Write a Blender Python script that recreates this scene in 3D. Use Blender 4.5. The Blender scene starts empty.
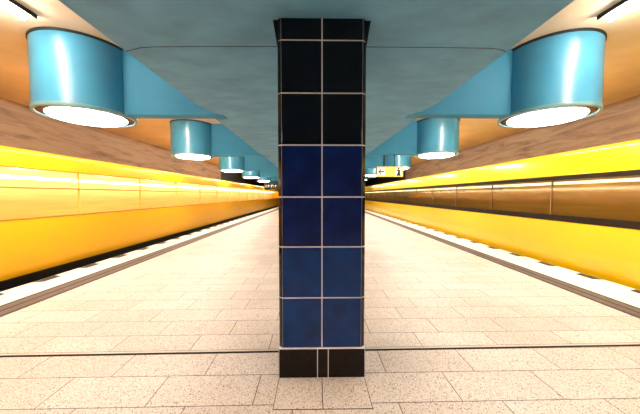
import bpy, bmesh, math, random
from mathutils import Vector, Matrix
random.seed(7)
C = bpy.context.scene.collection
PI = math.pi
EYE = 1.30

# ------------------------------------------------------------------ materials
def new_mat(name):
    m = bpy.data.materials.new(name); m.use_nodes = True
    nt = m.node_tree
    b = nt.nodes['Principled BSDF']
    return m, nt, b

def simple(name, col, rough=0.5, metal=0.0, noise=0.0, nscale=6.0, coat=0.0, spec=0.5, bump=0.0, stretch=(1, 1, 1), bscale=60.0):
    m, nt, b = new_mat(name)
    b.inputs['Roughness'].default_value = rough
    b.inputs['Metallic'].default_value = metal
    b.inputs['Coat Weight'].default_value = coat
    b.inputs['Coat Roughness'].default_value = 0.08
    b.inputs['Specular IOR Level'].default_value = spec
    tc = nt.nodes.new('ShaderNodeTexCoord')
    mp = nt.nodes.new('ShaderNodeMapping'); mp.inputs['Scale'].default_value = stretch
    nt.links.new(tc.outputs['Object'], mp.inputs['Vector'])
    nz = nt.nodes.new('ShaderNodeTexNoise'); nz.inputs['Scale'].default_value = nscale
    nz.inputs['Detail'].default_value = 6
    nt.links.new(mp.outputs['Vector'], nz.inputs['Vector'])
    rp = nt.nodes.new('ShaderNodeValToRGB')
    lo = [max(0, c * (1 - noise)) for c in col]; hi = [min(1, c * (1 + noise)) for c in col]
    rp.color_ramp.elements[0].position = 0.3; rp.color_ramp.elements[1].position = 0.7
    rp.color_ramp.elements[0].color = (*lo, 1); rp.color_ramp.elements[1].color = (*hi, 1)
    nt.links.new(nz.outputs['Fac'], rp.inputs['Fac'])
    nt.links.new(rp.outputs['Color'], b.inputs['Base Color'])
    if bump:
        n2 = nt.nodes.new('ShaderNodeTexNoise'); n2.inputs['Scale'].default_value = bscale; n2.inputs['Detail'].default_value = 4
        nt.links.new(mp.outputs['Vector'], n2.inputs['Vector'])
        bp = nt.nodes.new('ShaderNodeBump'); bp.inputs['Strength'].default_value = bump; bp.inputs['Distance'].default_value = 0.01
        nt.links.new(n2.outputs['Fac'], bp.inputs['Height'])
        nt.links.new(bp.outputs['Normal'], b.inputs['Normal'])
    return m

def emit(name, col, strength, base=(0.8, 0.8, 0.8)):
    m, nt, b = new_mat(name)
    b.inputs['Base Color'].default_value = (*base, 1)
    b.inputs['Emission Color'].default_value = (*col, 1)
    b.inputs['Emission Strength'].default_value = strength
    return m

def glass(name, tint, refl):
    m, nt, b = new_mat(name)
    nt.nodes.remove(b)
    out = nt.nodes['Material Output']
    tr = nt.nodes.new('ShaderNodeBsdfTransparent'); tr.inputs['Color'].default_value = (*tint, 1)
    gl = nt.nodes.new('ShaderNodeBsdfGlossy'); gl.inputs['Roughness'].default_value = 0.06
    mx = nt.nodes.new('ShaderNodeMixShader')
    mx.inputs['Fac'].default_value = refl
    nt.links.new(tr.outputs[0], mx.inputs[1]); nt.links.new(gl.outputs[0], mx.inputs[2])
    nt.links.new(mx.outputs[0], out.inputs['Surface'])
    return m

TILE_ROT = math.radians(0.5)
def floor_mat():
    m, nt, b = new_mat('terrazzo_paving')
    L = nt.links.new; N = nt.nodes.new
    tc = N('ShaderNodeTexCoord')
    mp = N('ShaderNodeMapping'); mp.inputs['Rotation'].default_value = (0, 0, -TILE_ROT)
    mp.inputs['Location'].default_value = (0.13, 0.085, 0)
    L(tc.outputs['Object'], mp.inputs['Vector'])
    br = N('ShaderNodeTexBrick')
    br.inputs['Scale'].default_value = 1.0
    br.inputs['Brick Width'].default_value = 0.66; br.inputs['Row Height'].default_value = 0.285
    br.inputs['Mortar Size'].default_value = 0.0032; br.inputs['Mortar Smooth'].default_value = 0.1
    br.inputs['Bias'].default_value = 0.0
    br.offset = 0.38; br.offset_frequency = 2
    br.inputs['Color1'].default_value = (0.76, 0.68, 0.64, 1)
    br.inputs['Color2'].default_value = (0.67, 0.585, 0.54, 1)
    br.inputs['Mortar'].default_value = (0.10, 0.075, 0.06, 1)
    L(mp.outputs['Vector'], br.inputs['Vector'])
    # stone chips
    nz = N('ShaderNodeTexVoronoi'); nz.inputs['Scale'].default_value = 190
    L(tc.outputs['Object'], nz.inputs['Vector'])
    sp = N('ShaderNodeSeparateColor'); L(nz.outputs['Color'], sp.inputs[0])
    r1 = N('ShaderNodeValToRGB')
    r1.color_ramp.elements[0].position = 0.0; r1.color_ramp.elements[0].color = (0.10, 0.06, 0.045, 1)
    r1.color_ramp.elements[1].position = 0.62; r1.color_ramp.elements[1].color = (1, 1, 1, 1)
    for p_, c_ in ((0.10, (0.20, 0.13, 0.10, 1)), (0.14, (0.72, 0.63, 0.58, 1)), (0.30, (0.90, 0.85, 0.82, 1))):
        el = r1.color_ramp.elements.new(p_); el.color = c_
    L(sp.outputs[0], r1.inputs['Fac'])
    n2 = N('ShaderNodeTexNoise'); n2.inputs['Scale'].default_value = 1.3; n2.inputs['Detail'].default_value = 5
    L(tc.outputs['Object'], n2.inputs['Vector'])
    r2 = N('ShaderNodeValToRGB')
    r2.color_ramp.elements[0].position = 0.3; r2.color_ramp.elements[0].color = (0.86, 0.82, 0.80, 1)
    r2.color_ramp.elements[1].position = 0.7; r2.color_ramp.elements[1].color = (1, 1, 1, 1)
    L(n2.outputs['Fac'], r2.inputs['Fac'])
    m1 = N('ShaderNodeMixRGB'); m1.blend_type = 'MULTIPLY'; m1.inputs['Fac'].default_value = 0.85
    L(br.outputs['Color'], m1.inputs[1]); L(r1.outputs['Color'], m1.inputs[2])
    m2 = N('ShaderNodeMixRGB'); m2.blend_type = 'MULTIPLY'; m2.inputs['Fac'].default_value = 1
    L(m1.outputs[0], m2.inputs[1]); L(r2.outputs['Color'], m2.inputs[2])
    L(m2.outputs[0], b.inputs['Base Color'])
    b.inputs['Roughness'].default_value = 0.45
    bp = N('ShaderNodeBump'); bp.inputs['Strength'].default_value = 0.35; bp.inputs['Distance'].default_value = 0.004
    inv = N('ShaderNodeMath'); inv.operation = 'SUBTRACT'; inv.inputs[0].default_value = 1
    L(br.outputs['Fac'], inv.inputs[1]); L(inv.outputs[0], bp.inputs['Height'])
    L(bp.outputs['Normal'], b.inputs['Normal'])
    return m

def wall_mat():
    m, nt, b = new_mat('stained_brown_wall')
    L = nt.links.new; N = nt.nodes.new
    tc = N('ShaderNodeTexCoord')
    mp = N('ShaderNodeMapping'); mp.inputs['Scale'].default_value = (1, 0.28, 2.4)
    L(tc.outputs['Object'], mp.inputs['Vector'])
    nz = N('ShaderNodeTexNoise'); nz.inputs['Scale'].default_value = 2.2; nz.inputs['Detail'].default_value = 9; nz.inputs['Roughness'].default_value = 0.65
    nz.inputs['Distortion'].default_value = 0.6
    L(mp.outputs['Vector'], nz.inputs['Vector'])
    rp = N('ShaderNodeValToRGB')
    rp.color_ramp.elements[0].position = 0.32; rp.color_ramp.elements[0].color = (0.15, 0.09, 0.062, 1)
    rp.color_ramp.elements[1].position = 0.55; rp.color_ramp.elements[1].color = (0.33, 0.225, 0.155, 1)
    L(nz.outputs['Fac'], rp.inputs['Fac'])
    L(rp.outputs['Color'], b.inputs['Base Color'])
    b.inputs['Roughness'].default_value = 0.7
    return m

M = {}
M['floor'] = floor_mat()
M['wall'] = wall_mat()
M['wall_dark'] = simple('dark_navy_tunnel_wall', (0.012, 0.018, 0.03), 0.5, noise=0.3)
M['pit'] = simple('sooty_ballast', (0.03, 0.026, 0.022), 0.9, noise=0.5, nscale=20)
M['ceil'] = simple('warm_plaster_ceiling', (0.66, 0.54, 0.40), 0.75, noise=0.10, nscale=1.6, bump=0.08, bscale=14)
M['soffit'] = simple('slate_teal_plaster', (0.10, 0.275, 0.44), 0.6, spec=0.2, noise=0.16, nscale=3.0, bump=0.15, bscale=18, stretch=(1, 1.6, 1))
M['drum'] = simple('glossy_teal_paint', (0.042, 0.25, 0.44), 0.36, coat=0.25, noise=0.07, nscale=3.0, bump=0.04, bscale=6)
M['arm'] = simple('satin_teal_paint', (0.030, 0.205, 0.37), 0.6, spec=0.2, noise=0.07, nscale=3.0)
M['drum_rim'] = simple('pale_teal_metal', (0.14, 0.30, 0.36), 0.5, noise=0.06)
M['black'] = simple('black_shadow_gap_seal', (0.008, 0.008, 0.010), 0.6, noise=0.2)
M['reflector'] = simple('red_brown_lamp_ring', (0.045, 0.010, 0.004), 0.6, spec=0.2, noise=0.2)
M['diffuser'] = emit('lamp_diffuser', (1.0, 0.94, 0.85), 15.0)
M['tube'] = emit('fluorescent_tube', (1.0, 0.88, 0.70), 105.0)
M['fixture'] = simple('white_enamel_fixture', (0.75, 0.68, 0.55), 0.4, noise=0.05)
M['edge_white'] = simple('white_edge_stone', (0.78, 0.74, 0.67), 0.5, noise=0.06, nscale=8)
M['edge_dark'] = simple('dark_edge_marking', (0.05, 0.032, 0.024), 0.7, spec=0.2, noise=0.2)
M['strip'] = simple('grooved_grey_brown_strip', (0.10, 0.072, 0.066), 0.6, noise=0.18, nscale=14)
M['strip_line'] = simple('dark_groove', (0.045, 0.032, 0.03), 0.7, noise=0.1)
M['joint'] = simple('dark_joint_filler', (0.012, 0.008, 0.006), 0.8, spec=0.1, noise=0.2)
M['joint_pale'] = simple('pale_joint_edge', (0.55, 0.47, 0.41), 0.5, noise=0.08)
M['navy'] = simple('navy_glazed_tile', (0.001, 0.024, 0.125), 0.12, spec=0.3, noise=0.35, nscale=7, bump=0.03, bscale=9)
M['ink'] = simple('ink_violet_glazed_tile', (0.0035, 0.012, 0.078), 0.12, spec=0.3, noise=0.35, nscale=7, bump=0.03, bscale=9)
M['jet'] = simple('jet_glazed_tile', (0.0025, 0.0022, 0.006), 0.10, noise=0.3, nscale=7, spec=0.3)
M['skirt'] = simple('black_brown_skirting_tile', (0.010, 0.006, 0.005), 0.3, noise=0.4, nscale=30, spec=0.15)
M['grout'] = simple('pale_grout', (0.70, 0.67, 0.72), 0.8, noise=0.1)
M['yellowL'] = simple('amber_yellow_train_paint', (0.93, 0.455, 0.001), 0.42, noise=0.03, nscale=0.6, coat=0.05, spec=0.35, stretch=(1, .2, 1))
M['yellowR'] = simple('lemon_yellow_train_paint', (0.92, 0.55, 0.002), 0.30, noise=0.03, nscale=0.6, coat=0.35, stretch=(1, .2, 1))
M['gasketL'] = simple('orange_brown_window_trim', (0.42, 0.20, 0.01), 0.4, noise=0.1)
M['gasketR'] = simple('dark_window_gasket', (0.018, 0.010, 0.005), 0.6, spec=0.15, noise=0.1)
M['mullL'] = simple('pale_amber_mullion', (0.85, 0.55, 0.14), 0.4)
M['mullR'] = simple('bronze_mullion', (0.26, 0.15, 0.05), 0.4)
M['glassL'] = glass('clear_train_glass', (1.0, 0.97, 0.88), 0.07)
M['glassR'] = glass('bronze_train_glass', (0.74, 0.68, 0.54), 0.16)
M['liningL'] = simple('cream_interior_lining', (0.85, 0.60, 0.30), 0.6, noise=0.12, nscale=2.0, stretch=(1, .35, 6))
M['liningR'] = simple('tan_interior_lining', (0.40, 0.30, 0.18), 0.6, noise=0.25, nscale=2.0, stretch=(1, .25, 6))
M['inlampL'] = emit('train_lamp_strip', (1.0, 0.88, 0.66), 7.5)
M['inlampR'] = emit('train_lamp_strip_dim', (1.0, 0.90, 0.68), 4.0)
M['sign_yellow'] = emit('lit_yellow_sign_face', (1.0, 0.80, 0.15), 0.38, (0.85, 0.6, 0.06))
M['sign_white'] = emit('lit_white_sign_panel', (1.0, 0.95, 0.80), 0.35, (0.9, 0.88, 0.8))
M['sign_black'] = simple('sign_black', (0.02, 0.018, 0.015), 0.5)
M['sign_green'] = emit('lit_green_sign_panel', (0.75, 0.85, 0.15), 0.3, (0.5, 0.6, 0.1))
M['display_text'] = emit('pale_yellow_display_text', (1.0, 0.92, 0.55), 0.45)
M['rail'] = simple('rail_steel', (0.16, 0.13, 0.11), 0.4, 0.8, noise=0.2)

# ------------------------------------------------------------------ mesh helpers
def obj(name, bm, mats, parent=None, loc=(0, 0, 0), smooth=False):
    bmesh.ops.recalc_face_normals(bm, faces=bm.faces)
    me = bpy.data.meshes.new(name); bm.to_mesh(me); bm.free()
    if not isinstance(mats, (list, tuple)): mats = [mats]
    for m in mats: me.materials.append(m)
    if smooth:
        for p in me.polygons: p.use_smooth = True
        me.set_sharp_from_angle(angle=math.radians(35))
    o = bpy.data.objects.new(name, me); C.objects.link(o); o.location = loc
    if parent: o.parent = parent
    return o

def box(bm, x0, x1, y0, y1, z0, z1, mi=0, bevel=0.0):
    r = bmesh.ops.create_cube(bm, size=1)
    vs = r['verts']
    for v in vs:
        v.co = Vector(((x0 + x1) / 2 + v.co.x * (x1 - x0), (y0 + y1) / 2 + v.co.y * (y1 - y0), (z0 + z1) / 2 + v.co.z * (z1 - z0)))
    fs = {f for v in vs for f in v.link_faces}
    for f in fs: f.material_index = mi
    if bevel:
        es = list({e for v in vs for e in v.link_edges})
        r = bmesh.ops.bevel(bm, geom=es, offset=bevel, segments=2, affect='EDGES', profile=0.5)
        for f in r['faces']: f.material_index = mi
    return vs

def prism_y(bm, prof, y0, y1, mi=0):
    """closed XZ outline extruded along Y"""
    a = [bm.verts.new((x, y0, z)) for x, z in prof]
    b = [bm.verts.new((x, y1, z)) for x, z in prof]
    n = len(prof); fs = []
    for i in range(n):
        j = (i + 1) % n
        fs.append(bm.faces.new((a[i], a[j], b[j], b[i])))
    fs.append(bm.faces.new(a)); fs.append(bm.faces.new(b[::-1]))
    for f in fs: f.material_index = mi

def prism_z(bm, outl, z0, z1, mi=0):
    a = [bm.verts.new((x, y, z0)) for x, y in outl]
    b = [bm.verts.new((x, y, z1)) for x, y in outl]
    n = len(outl); fs = []
    for i in range(n):
        j = (i + 1) % n
        fs.append(bm.faces.new((a[i], a[j], b[j], b[i])))
    fs.append(bm.faces.new(a)); fs.append(bm.faces.new(b[::-1]))
    for f in fs: f.material_index = mi

def lathe(bm, prof, seg=64, closed=True, mi=0):
    """rings of (r,z) turned round Z"""
    rings = []
    for r, z in prof:
        if r < 1e-6: rings.append([bm.verts.new((0, 0, z))])
        else: rings.append([bm.verts.new((r * math.cos(2 * PI * k / seg), r * math.sin(2 * PI * k / seg), z)) for k in range(seg)])
    pairs = list(zip(rings, rings[1:]))
    if closed: pairs.append((rings[-1], rings[0]))
    for A, B in pairs:
        for k in range(seg):
            l = (k + 1) % seg
            if len(A) == 1 and len(B) == 1: continue
            if len(A) == 1: f = bm.faces.new((A[0], B[k], B[l]))
            elif len(B) == 1: f = bm.faces.new((A[k], A[l], B[0]))
            else: f = bm.faces.new((A[k], A[l], B[l], B[k]))
            f.material_index = mi

def thing(name, label, cat, loc=(0, 0, 0), group=None):
    o = bpy.data.objects.new(name, None); C.objects.link(o); o.location = loc
    o.empty_display_size = 0.2
    o['label'] = label; o['category'] = cat
    if group: o['group'] = group
    return o

def struct(name, bm, mats, smooth=False, label=None):
    o = obj(name, bm, mats, smooth=smooth); o['kind'] = 'structure'
    return o

# ------------------------------------------------------------------ layout
Y0, Y1 = -7.0, 42.0
EDGE_L, EDGE_R = 4.235, 4.42   # platform edges
WALLX = 7.08
SOF = EYE + 1.187      # underside of the central soffit
CEIL = EYE + 2.14      # ceiling over the tracks
# drum lamp axes (x, y) along each side: the roof swings gently left of the platform axis
LAMPS = {-1: [(-3.44, 0.15), (-3.44, 4.20), (-3.76, 8.40), (-4.05, 13.2), (-4.33, 18.2), (-4.45, 23.2), (-4.6, 28.2)],
         1: [(3.49, 0.15), (3.49, 4.12), (3.55, 8.00), (3.56, 11.9), (3.45, 16.2), (3.4, 20.8), (3.3, 25.4)]}
def soffit_x(s, y):
    if s < 0: return -1.59 - 0.010 * max(0, y - 4)
    return 1.60 - 0.022 * max(0, y - 4)

# platform
bm = bmesh.new(); box(bm, -3.68, 3.68, Y0, Y1, -0.25, 0.0)
struct('floor', bm, M['floor'])
# grooved warning strips
for i, s in enumerate((-1, 1)):
    bm = bmesh.new()
    a, b = (3.357, 3.707) if s < 0 else (3.405, 3.715)
    k0, n = 0.0, 7
    for k in range(n):
        w = (b - a) / n
        x0 = a + k * w; x1 = x0 + w
        dark = k in (0, 3, 6)
        d = 0.012 * (Y1 - 3) if s > 0 else 0.0
        e = -0.012 * (3 - Y0) if s > 0 else 0.0
        prism_z(bm, [(s * (x0 + e), Y0), (s * (x1 + e), Y0), (s * (x1 + d), Y1), (s * (x0 + d), Y1)], 0.0005, 0.004 if not dark else 0.003, 1 if dark else 0)
    struct('trim_%d' % (i + 1), bm, [M['strip'], M['strip_line']])
# white edge stones with dark blocks on the rim
for i, s in enumerate((-1, 1)):
    E_ = EDGE_L if s < 0 else EDGE_R
    bm = bmesh.new()
    x0, x1 = 3.68, E_
    box(bm, min(s * x0, s * x1), max(s * x0, s * x1), Y0, Y1, -0.25, 0.0)
    y = Y0 + 0.1
    while y < Y1 - 0.5:
        xa, xb = E_ - 0.15, E_ - 0.012
        prism_z(bm, [(s * xa, y + 0.04), (s * xb, y), (s * xb, y + 0.36), (s * xa, y + 0.32)], 0.0003, 0.002, 1)
        y += 0.78
    struct('trim_%d' % (i + 3), bm, [M['edge_white'], M['edge_dark']])
# expansion joint across the paving
bm = bmesh.new()
xl, xr = -3.33, 3.33
def joint_y(x): return 2.200 + math.tan(math.radians(0.9)) * x
prism_z(bm, [(xl, joint_y(xl) - 0.015), (xr, joint_y(xr) - 0.015), (xr, joint_y(xr) + 0.008), (xl, joint_y(xl) + 0.008)], 0.0004, 0.0022, 0)
prism_z(bm, [(xl, joint_y(xl) + 0.008), (xr, joint_y(xr) + 0.008), (xr, joint_y(xr) + 0.034), (xl, joint_y(xl) + 0.034)], 0.0004, 0.0018, 1)
prism_z(bm, [(xl, joint_y(xl) + 0.034), (xr, joint_y(xr) + 0.034), (xr, joint_y(xr) + 0.038), (xl, joint_y(xl) + 0.038)], 0.0004, 0.0018, 0)
struct('trim_5', bm, [M['joint'], M['joint_pale']])

# track pits, platform sides
bm = bmesh.new()
box(bm, -WALLX, -EDGE_L + 0.25, Y0, Y1, -1.25, -1.1); box(bm, EDGE_R - 0.25, WALLX, Y0, Y1, -1.25, -1.1)
struct('floor.001', bm, M['pit'])
bm = bmesh.new()
box(bm, -EDGE_L + 0.05, -EDGE_L + 0.25, Y0, Y1, -1.1, -0.25); box(bm, EDGE_R - 0.25, EDGE_R - 0.05, Y0, Y1, -1.1, -0.25)
struct('wall_platform', bm, M['pit'])

# side walls, brown near, dark further on
for side, s, yd in (('left', -1, 20.3), ('right', 1, 21.4)):
    bm = bmesh.new(); box(bm, min(s * WALLX, s * (WALLX + .2)), max(s * WALLX, s * (WALLX + .2)), Y0, yd, -1.25, CEIL)
    struct('wall_' + side, bm, M['wall'])
    bm = bmesh.new(); box(bm, min(s * (WALLX - .04), s * (WALLX + .2)), max(s * (WALLX - .04), s * (WALLX + .2)), yd, Y1, -1.25, CEIL + 0.1)
    struct('wall_%s.001' % side, bm, M['wall_dark'])
bm = bmesh.new(); box(bm, -WALLX - .2, WALLX + .2, Y1, Y1 + .2, -1.25, CEIL + .1); struct('wall_back', bm, M['wall_dark'])
bm = bmesh.new(); box(bm, -WALLX - .2, WALLX + .2, Y0 - .2, Y0, -1.25, CEIL + .1); struct('wall_front', bm, M['wall'])

# ceiling over the tracks, coved into the walls
bm = bmesh.new(); box(bm, -WALLX - .2, WALLX + .2, Y0, Y1, CEIL, CEIL + .2)
struct('ceiling', bm, M['ceil'])
for i, sd in enumerate((-1, 1)):
    bm = bmesh.new()
    prism_y(bm, [(sd * x, z) for x, z in ((WALLX, CEIL - .14), (WALLX - .015, CEIL - .09), (WALLX - .05, CEIL - .04), (WALLX - .10, CEIL - .012), (WALLX - .16, CEIL), (WALLX, CEIL))], Y0, Y1)
    struct('trim_%d' % (i + 8), bm, M['wall'], smooth=True)

# central soffit: a long teal box whose edge curves in where an arm meets it
def edge_pts(s):
    pts = [(soffit_x(s, Y0), Y0)]
    for xb, yb in LAMPS[s]:
        yf, yk = yb - 0.10, yb + 0.10
        c = soffit_x(s, yb)
        for t in (0.50, 0.38, 0.27, 0.18, 0.10, 0.05, 0.015):
            pts.append((c - s * 0.17 * (1 - t / 0.5) ** 2.2, yf - t))
        pts.append((c - s * 0.20, yf - 0.002))
        pts.append((c - s * 0.20, yk + 0.002))
        pts.append((c, yk + 0.03))
    pts.append((soffit_x(s, Y1), Y1))
    return pts
bm = bmesh.new()
L_, R_ = edge_pts(-1), edge_pts(1)
outl = L_ + R_[::-1]
# underside with a thin rolled lip
def ins(pts, d):
    return [(x - math.copysign(d, x), y) for x, y in pts]
rows = [(outl, CEIL - 0.002), (outl, SOF + 0.02), (ins(L_, 0.02) + ins(R_, 0.02)[::-1], SOF)]
vr = [[bm.verts.new((x, y, z)) for x, y in r] for r, z in rows]
n = len(outl)
for A, B in zip(vr, vr[1:]):
    for i in range(n):
        j = (i + 1) % n
        bm.faces.new((A[i], A[j], B[j], B[i]))
k = len(L_)
bot = vr[2]
for i in range(k - 1):
    bm.faces.new((bot[i], bot[i + 1], bot[n - 2 - i], bot[n - 1 - i]))
struct('ceiling.001', bm, M['soffit'])

# hairline joint across the soffit
bm = bmesh.new()
cl = [(-1.57, 2.31), (-1.50, 2.285), (-1.42, 2.255), (-1.30, 2.24), (-1.0, 2.23), (-.3, 2.22), (.3, 2.215), (1.0, 2.215), (1.40, 2.22), (1.50, 2.235), (1.55, 2.255), (1.58, 2.275)]
top = [bm.verts.new((x, y + 0.004, SOF - 0.001)) for x, y in cl]; bo = [bm.verts.new((x, y - 0.004, SOF - 0.001)) for x, y in cl]
top2 = [bm.verts.new((x, y + 0.004, SOF + 0.004)) for x, y in cl]; bo2 = [bm.verts.new((x, y - 0.004, SOF + 0.004)) for x, y in cl]
for i in range(len(cl) - 1):
    bm.faces.new((top[i], top[i + 1], bo[i + 1], bo[i]))
    bm.faces.new((top[i], top[i + 1], top2[i + 1], top2[i])); bm.faces.new((bo[i], bo[i + 1], bo2[i + 1], bo2[i]))
    bm.faces.new((top2[i], top2[i + 1], bo2[i + 1], bo2[i]))
struct('trim_6', bm, M['joint'])

# ------------------------------------------------------------------ tiled column
CX, CY = 0.0415, 1.866
HW, FW = 0.3035, 0.280
col = thing('tiled_column', 'square navy tiled column with black skirting standing at the middle of the platform', 'column', (CX, CY + HW, 0))
def to_local(bm): bmesh.ops.translate(bm, verts=bm.verts, vec=(-CX, -(CY + HW), 0))
zs = [0.217, 0.577, 0.938, 1.286, 1.642, 1.992, 2.343]
ztop = SOF
# grout core with cut corners
bm = bmesh.new()
e = HW - FW
core = []
c0 = HW - 0.004
for sx, sy in ((-1, -1), (1, -1), (1, 1), (-1, 1)):
    p = [(sx * c0, sy * (FW - .002)), (sx * (FW - .002), sy * c0)]
    if sx * sy > 0: core += p
    else: core += p[::-1]
prism_z(bm, core, 0.21, ztop)
obj('grout_core', bm, M['grout'], col)
# glazed tiles on the four faces + the narrow corner tiles
bm = bmesh.new()
g = 0.0042
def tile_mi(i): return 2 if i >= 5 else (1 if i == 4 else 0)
bounds = zs + [ztop + 0.02]
def slab_tile(bm, rot, x0, x1, z0, z1, yf, yb, mi, bv=0.003):
    """glazed tile with an eased front edge on the face turned by rot"""
    def ring(x0, x1, z0, z1, y):
        return [bm.verts.new(rot @ Vector((x, y, z))) for x, z in ((x0, z0), (x1, z0), (x1, z1), (x0, z1))]
    rs = [ring(x0, x1, z0, z1, yb), ring(x0, x1, z0, z1, yf + bv), ring(x0 + bv * .35, x1 - bv * .35, z0 + bv * .35, z1 - bv * .35, yf + bv * .3), ring(x0 + bv, x1 - bv, z0 + bv, z1 - bv, yf)]
    fs = [bm.faces.new(rs[0][::-1]), bm.faces.new(rs[-1])]
    for A, B in zip(rs, rs[1:]):
        for i in range(4):
            j = (i + 1) % 4; fs.append(bm.faces.new((A[i], A[j], B[j], B[i])))
    for f in fs: f.material_index = mi
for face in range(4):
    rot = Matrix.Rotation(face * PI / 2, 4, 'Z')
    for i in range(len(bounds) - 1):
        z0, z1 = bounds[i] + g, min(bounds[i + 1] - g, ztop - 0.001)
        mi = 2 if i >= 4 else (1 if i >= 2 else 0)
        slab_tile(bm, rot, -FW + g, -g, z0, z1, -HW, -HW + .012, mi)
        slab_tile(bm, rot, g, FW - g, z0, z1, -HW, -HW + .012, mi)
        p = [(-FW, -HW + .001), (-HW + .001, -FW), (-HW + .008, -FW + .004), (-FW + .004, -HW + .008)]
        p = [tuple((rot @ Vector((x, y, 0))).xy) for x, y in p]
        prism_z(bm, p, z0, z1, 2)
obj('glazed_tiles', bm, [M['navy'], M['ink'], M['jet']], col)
# skirting tiles
bm = bmesh.new()
for face in range(4):
    rot = Matrix.Rotation(face * PI / 2, 4, 'Z')
    for x0, x1 in ((-0.302, -0.0345), (-0.0285, 0.0415), (0.0475, 0.302)):
        slab_tile(bm, rot, x0, x1, 0.004, 0.210, -HW - .004, -HW + .0, 0, .002)
obj('skirting', bm, M['skirt'], col)
bm = bmesh.new()
box(bm, -HW - .0015, HW + .0015, -HW - .0015, HW + .0015, 0.0, 0.2135)
obj('skirting_grout', bm, M['grout'], col)
# flared dark wedge under the ceiling
bm = bmesh.new()
for s in (-1, 1):
    pr = [(s * (HW - .01), 2.32), (s * (HW + .002), 2.32), (s * (HW + .030), ztop - .0005), (s * (HW - .01), ztop - .0005)]
    prism_y(bm, pr, -HW + .024, HW - .024)
obj('flared_collar', bm, M['jet'], col)

# tiles cut to fit before the column
bm = bmesh.new()
for x0, x1 in ((-0.260, 0.039), (0.044, 0.342)):
    box(bm, x0, x1, 1.585, 1.858, 0.0004, 0.0015, 0)
for x0, x1, y0, y1 in ((-0.264, -0.260, 1.580, 1.860), (0.039, 0.044, 1.580, 1.860), (0.342, 0.346, 1.580, 1.860), (-0.264, 0.346, 1.580, 1.585)):
    box(bm, x0, x1, y0, y1, 0.0003, 0.0017, 1)
fm = M['floor'].copy(); fm.name = 'terrazzo_cut_tile'
for nd in fm.node_tree.nodes:
    if nd.type == 'TEX_BRICK': nd.inputs['Mortar Size'].default_value = 0.0
struct('trim_7', bm, [fm, M['joint']])

# ------------------------------------------------------------------ drum lamps on box arms
R = 0.605
def drum_label(s, i):
    side = 'left' if s < 0 else 'right'
    ordn = ['beside the viewer, first', 'nearest and largest', 'second', 'third', 'fourth', 'fifth', 'sixth', 'seventh'][i]
    if i == 0: return 'unseen teal drum lamp on a box arm overhead at the %s just before the nearest one' % side  # first pair is out of view, added to light the near floor
    if i == 1: return 'largest teal drum lamp, nearest one above the %s platform edge' % side
    return '%s teal drum lamp back along the %s platform edge, on a box arm' % (ordn, side)

def parts_for(s):
    """meshes of one lamp, local origin = drum axis at soffit level"""
    H = CEIL - SOF
    P = []
    bm = bmesh.new()
    lathe(bm, [(R - .05, H - .03), (R, H - .03), (R, 0.04), (R + .004, 0.03), (R - .05, 0.03)], 96)
    P.append(('drum', bm, M['drum'], True))
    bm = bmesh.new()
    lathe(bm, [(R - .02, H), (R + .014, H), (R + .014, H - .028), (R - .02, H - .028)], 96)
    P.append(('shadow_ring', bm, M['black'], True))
    bm = bmesh.new()
    lathe(bm, [(R - .05, 0.03), (R + .006, 0.03), (R + .010, 0.012), (R + .006, -0.014), (R - .028, -0.018), (R - .034, 0.0), (R - .05, 0.012)], 96)
    P.append(('rim', bm, M['drum_rim'], True))
    bm = bmesh.new()
    lathe(bm, [(R - .036, 0.0), (R - .036, 0.03), (R - .17, 0.03), (R - .15, -0.012)], 96)
    P.append(('reflector_ring', bm, M['reflector'], True))
    bm = bmesh.new()
    q = R - .125
    lathe(bm, [(0, -0.075), (q * .35, -.073), (q * .65, -.066), (q * .85, -.054), (q * .96, -.038), (q, -.018), (q, .02), (0, .02)], 96, closed=False)
    P.append(('diffuser', bm, M['diffuser'], True))
    return P
for s in (-1, 1):
    meshes = None
    for i, (xb, yb) in enumerate(LAMPS[s]):
        t = thing('ceiling_drum_lamp', drum_label(s, i), 'lamp', (xb, yb, SOF), 'teal drum lamps along the platform')
        if meshes is None:
            meshes = []
            for nm, bm, m, sm in parts_for(s):
                o = obj(nm, bm, m, t, smooth=sm); meshes.append(o)
        else:
            for o in meshes:
                c = o.copy(); C.objects.link(c); c.parent = t
        # box arm from the drum to the soffit, each its own length
        bm = bmesh.new()
        xi = soffit_x(s, yb) - s * 0.205 - xb; xo = -s * (R - .03)
        box(bm, min(xi, xo), max(xi, xo), -0.10, 0.10, 0.0, CEIL - SOF - .003, 0, 0.006)
        obj('box_arm', bm, M['arm'], t)

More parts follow.
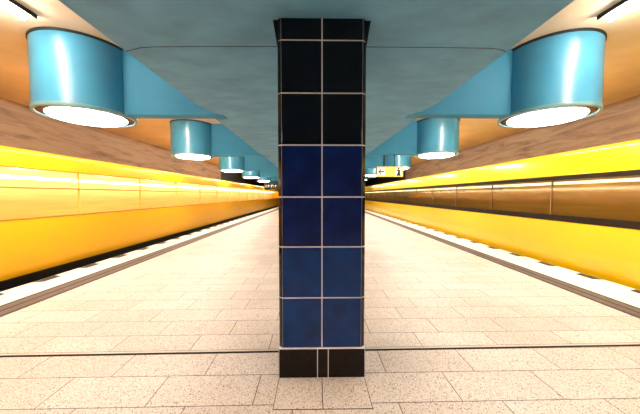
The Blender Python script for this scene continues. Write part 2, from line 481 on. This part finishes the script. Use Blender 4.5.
# fluorescent tubes, one per bay; all but the nearest pair unseen, added to light the ceiling
for s in (-1, 1):
    src = None
    for i, (xb, yb) in enumerate(LAMPS[s][:6]):
        ye = yb - (0.86 if i < 2 else 1.25)
        side = 'left' if s < 0 else 'right'
        lab = 'fluorescent ceiling tube by the largest drum lamp on the %s' % side if i == 1 else \
              'unseen fluorescent ceiling tube over the %s platform edge in bay %s' % (side, ['overhead', '', 'behind the nearest drum', 'behind the second drum', 'behind the third drum', 'behind the fourth drum'][i])
        t = thing('ceiling_tube_light', lab, 'lamp', (xb - s * 0.035, ye, CEIL), 'fluorescent tubes along the ceiling')
        if src is None:
            src = []
            bm = bmesh.new(); box(bm, -.075, .075, -1.9, 0, -.035, 0, 0, .006)
            src.append(obj('housing', bm, M['fixture'], t))
            bm = bmesh.new()
            x = -s * .081
            box(bm, min(x, x - s * .012), max(x, x - s * .012), -1.9, .02, -.05, 0, 0)
            src.append(obj('side_rail', bm, M['black'], t))
            bm = bmesh.new()
            lathe(bm, [(0, 0), (.03, 0), (.035, .02), (.035, 1.80), (.03, 1.82), (0, 1.82)], 20, closed=False)
            bmesh.ops.rotate(bm, verts=bm.verts, cent=(0, 0, 0), matrix=Matrix.Rotation(PI / 2, 3, 'X'))
            bmesh.ops.translate(bm, verts=bm.verts, vec=(0, -.04, -.068))
            src.append(obj('tube', bm, M['tube'], t, smooth=True))
        else:
            for o in src:
                c = o.copy(); C.objects.link(c); c.parent = t

# ------------------------------------------------------------------ trains
def train(s, label, yel, gas, gl, lining, lamp, zb, z_sill, z_top, z_roof, xs, pitch, lampz, gask_h, mulm, transom=None):
    ya, yb = -5.5, 39.0
    t = thing('subway_train', label, 'train', (s * (xs + 1.2), (ya + yb) / 2, -1.1))
    ox, oy, oz = s * (xs + 1.2), (ya + yb) / 2, -1.1
    def fin(name, bm, m, smooth=False):
        bmesh.ops.translate(bm, verts=bm.verts, vec=(-ox, -oy, -oz))
        return obj(name, bm, m, t, smooth=smooth)
    X = lambda d: s * (xs + d)
    def bx(bm, d0, d1, y0, y1, z0, z1, mi=0, bev=0): box(bm, min(X(d0), X(d1)), max(X(d0), X(d1)), y0, y1, z0, z1, mi, bev)
    W = 2.3
    dz = z_roof
    bm = bmesh.new()
    # lower side, tucked in a little at the foot
    prism_y(bm, [(X(.03), zb), (X(0), zb + .10), (X(0), z_sill), (X(.07), z_sill), (X(.07), zb)], ya, yb)
    # upper side and roof
    up = [(0.0, z_top), (0.0, dz - .09), (.012, dz - .05), (.05, dz - .015), (.11, dz + .004), (.25, dz + .028), (.7, dz + .075), (1.2, dz + .09), (1.7, dz + .075), (2.1, dz + .034), (2.27, dz - .0), (2.3, dz - .12),
          (2.3, zb), (2.24, zb), (2.24, dz - .12), (2.1, dz - .04), (1.2, dz + .03), (.3, dz - .03), (.10, dz - .07), (.07, dz - .12), (.07, z_top)]
    prism_y(bm, [(X(a), b) for a, b in up], ya, yb)
    bx(bm, .03, 2.26, ya, yb, zb + .02, zb + .12)
    bx(bm, .0, 2.3, ya - .05, ya, zb, dz - .1); bx(bm, .0, 2.3, yb, yb + .05, zb, dz - .1)
    fin('body', bm, yel, True)
    # frame round the window ribbon
    bm = bmesh.new()
    bx(bm, -.006, .06, ya, yb, z_sill, z_sill + gask_h)
    bx(bm, -.004, .06, ya, yb, z_top - gask_h * .7, z_top)
    if transom: bx(bm, -.002, .05, ya, yb, transom - .012, transom + .012)
    fin('window_frame', bm, gas)
    # mullions and panes
    n = int((yb - ya) / pitch); pw = (yb - ya) / n
    bm0 = bmesh.new(); bx(bm0, .012, .05, ya - .008, ya + .008, z_sill + gask_h, z_top - gask_h * .7)
    mull = fin('mullion', bm0, mulm)
    bm0 = bmesh.new(); bx(bm0, .018, .030, ya + .008, ya + pw - .008, z_sill + gask_h, z_top - gask_h * .7)
    pane = fin('window_pane', bm0, gl)
    for k in range(1, n):
        c = mull.copy(); C.objects.link(c); c.location.y = k * pw
        c = pane.copy(); C.objects.link(c); c.location.y = k * pw
    # interior
    bm = bmesh.new()
    bx(bm, 1.9, 1.95, ya + .1, yb - .1, zb + .12, dz - .10)
    bx(bm, .12, 1.9, ya + .1, yb - .1, dz - .14, dz - .10)
    bx(bm, .10, 1.9, ya + .1, yb - .1, zb + .12, zb + .16)
    fin('interior_lining', bm, lining)
    bm = bmesh.new(); bx(bm, 1.55, 1.66, ya + .2, yb - .2, lampz - .03, lampz + .03, 0, .01)
    bx(bm, .16, .24, ya + .2, yb - .2, dz - .165, dz - .14, 0, .004)
    fin('interior_lamp', bm, lamp)
    bm = bmesh.new(); bx(bm, .12, 2.2, ya + .3, yb - .3, -.85, zb + .02)
    fin('underframe', bm, M['black'])
    return t
train(-1, 'amber yellow subway train with bright cream windows along the left platform edge', M['yellowL'], M['gasketL'], M['glassL'], M['liningL'], M['inlampL'],
      0.075, 0.925, 1.722, 2.01, 4.45, 1.75, 1.66, .022, M['mullL'], transom=1.41)
train(1, 'lemon yellow subway train with dark bronze windows along the right platform edge', M['yellowR'], M['gasketR'], M['glassR'], M['liningR'], M['inlampR'],
      -0.16, 0.81, 1.66, 2.10, 4.55, 1.75, 1.595, .11, M['mullR'])
# rails
for s in (-1, 1):
    for d in (0.5, 1.94):
        bm = bmesh.new(); x = s * (4.45 + d)
        prism_y(bm, [(x - .06, -1.1), (x + .06, -1.1), (x + .06, -1.085), (x + .012, -1.07), (x + .012, -1.0), (x + .035, -.99), (x + .035, -.95), (x - .035, -.95), (x - .035, -.99), (x - .012, -1.0), (x - .012, -1.07), (x - .06, -1.085)], Y0 + .1, Y1 - .1)
        o = obj('rail', bm, M['rail']); o['kind'] = 'structure'

# ------------------------------------------------------------------ signs
# lit yellow way sign under the second right arm
YS = 7.98
sg = thing('hanging_sign', 'lit yellow direction sign with a left arrow, hanging right of the column', 'sign', (2.17, YS, SOF))
def P(x, z): return x, z - SOF
sx0, sx1, sz0, sz1 = 1.78, 2.56, EYE + .53, EYE + .835
sx0 -= 2.17; sx1 -= 2.17; sz0 -= SOF; sz1 -= SOF
bm = bmesh.new(); box(bm, sx0, sx1, -.05, .05, sz0, sz1, 0, .006); obj('housing', bm, M['sign_black'], sg)
bm = bmesh.new(); box(bm, sx0 + .004, sx1 - .004, -.058, -.05, sz0 + .006, sz1 - .006); obj('sign_face', bm, M['sign_yellow'], sg)
for x in (-.165, .14):
    bm = bmesh.new(); box(bm, x - .014, x + .014, -.014, .014, sz1 - .005, 0.0); obj('hanger_rod', bm, M['black'], sg)
zc = (sz0 + sz1) / 2
bm = bmesh.new(); box(bm, sx0 + .03, sx0 + .24, -.061, -.058, sz0 + .05, sz1 - .05); pl = obj('arrow_panel', bm, M['sign_white'], sg)
bm = bmesh.new()
xa = sx0 + .045
def flat(bm, pts, y0=-.064, y1=-.061):
    a = [bm.verts.new((x, y0, z)) for x, z in pts]; b = [bm.verts.new((x, y1, z)) for x, z in pts]
    bm.faces.new(a); bm.faces.new(b[::-1])
    for i in range(len(pts)):
        j = (i + 1) % len(pts); bm.faces.new((a[i], a[j], b[j], b[i]))
flat(bm, [(xa, zc), (xa + .075, zc + .085), (xa + .105, zc + .085), (xa + .055, zc + .02), (xa + .18, zc + .02), (xa + .18, zc - .02), (xa + .055, zc - .02), (xa + .105, zc - .085), (xa + .075, zc - .085)])
obj('arrow', bm, M['sign_black'], sg)
bm = bmesh.new(); box(bm, -.10, .10, -.061, -.058, sz0 + .05, sz1 - .14); obj('centre_panel', bm, M['sign_green'], sg)
bm = bmesh.new(); box(bm, sx1 - .24, sx1 - .04, -.061, -.058, sz0 + .03, sz1 - .05); obj('symbol_panel', bm, M['sign_white'], sg)
bm = bmesh.new()
xm = sx1 - .14
flat(bm, [(xm - .03 + .03 * 0, zc + .075), (xm + .03, zc + .075), (xm + .03, zc + .12), (xm - .03, zc + .12)])
flat(bm, [(xm - .055, zc + .06), (xm + .045, zc + .06), (xm + .045, zc - .03), (xm + .07, zc - .12), (xm - .07, zc - .12), (xm - .02, zc - .03), (xm - .02, zc + .02), (xm - .055, zc + .02)])
obj('symbol', bm, M['sign_black'], sg)

# dark train indicator under the fourth left arm
YD = 18.2
dx0, dx1, dz0, dz1 = -3.45, -2.5, EYE + .38, EYE + .80
ox = (dx0 + dx1) / 2
dp = thing('train_indicator', 'dark hanging train indicator with pale lettering, far left of the column', 'sign', (ox, YD, SOF))
bm = bmesh.new(); box(bm, dx0 - ox, dx1 - ox, -.12, .12, dz0 - SOF, dz1 - SOF, 0, .01); obj('housing', bm, M['sign_black'], dp)
for x in (-.25, .25):
    bm = bmesh.new(); box(bm, x - .02, x + .02, -.02, .02, dz1 - SOF - .005, 0); obj('hanger_rod', bm, M['black'], dp)
bm = bmesh.new()
x = dx0 - ox + .06; zc = (dz0 + dz1) / 2 - SOF
for w, h in ((.05, .16), (.05, .16), (.09, .14), (.04, .11), (.11, .18), (.05, .12), (.09, .14)):
    # lettering too distant to read: open strokes
    box(bm, x, x + w * .4, -.126, -.12, zc - h / 2, zc + h / 2)
    if w > .06: box(bm, x + w * .4, x + w, -.126, -.12, zc + h / 2 - .05, zc + h / 2)
    x += w + .045
obj('lettering', bm, M['display_text'], dp)

# ------------------------------------------------------------------ camera, world
f = 270.0
cam = bpy.data.cameras.new('camera'); co = bpy.data.objects.new('camera', cam); C.objects.link(co)
cam.sensor_fit = 'HORIZONTAL'; cam.sensor_width = 36; cam.lens = f / 640 * 36
cam.clip_start = 0.02
pitch = math.atan(12.0 / f); yaw = math.atan(4.0 / f)
co.location = (0, 0, EYE); co.rotation_euler = (PI / 2 - pitch, 0, -yaw)
sc = bpy.context.scene
sc.camera = co
w = bpy.data.worlds.new('world'); sc.world = w; w.use_nodes = True
w.node_tree.nodes['Background'].inputs['Color'].default_value = (0.02, 0.02, 0.022, 1)
sc.view_settings.view_transform = 'Standard'; sc.view_settings.look = 'None'
sc.view_settings.gamma = 1; sc.view_settings.use_curve_mapping = False
sc.view_settings.exposure = 0.75
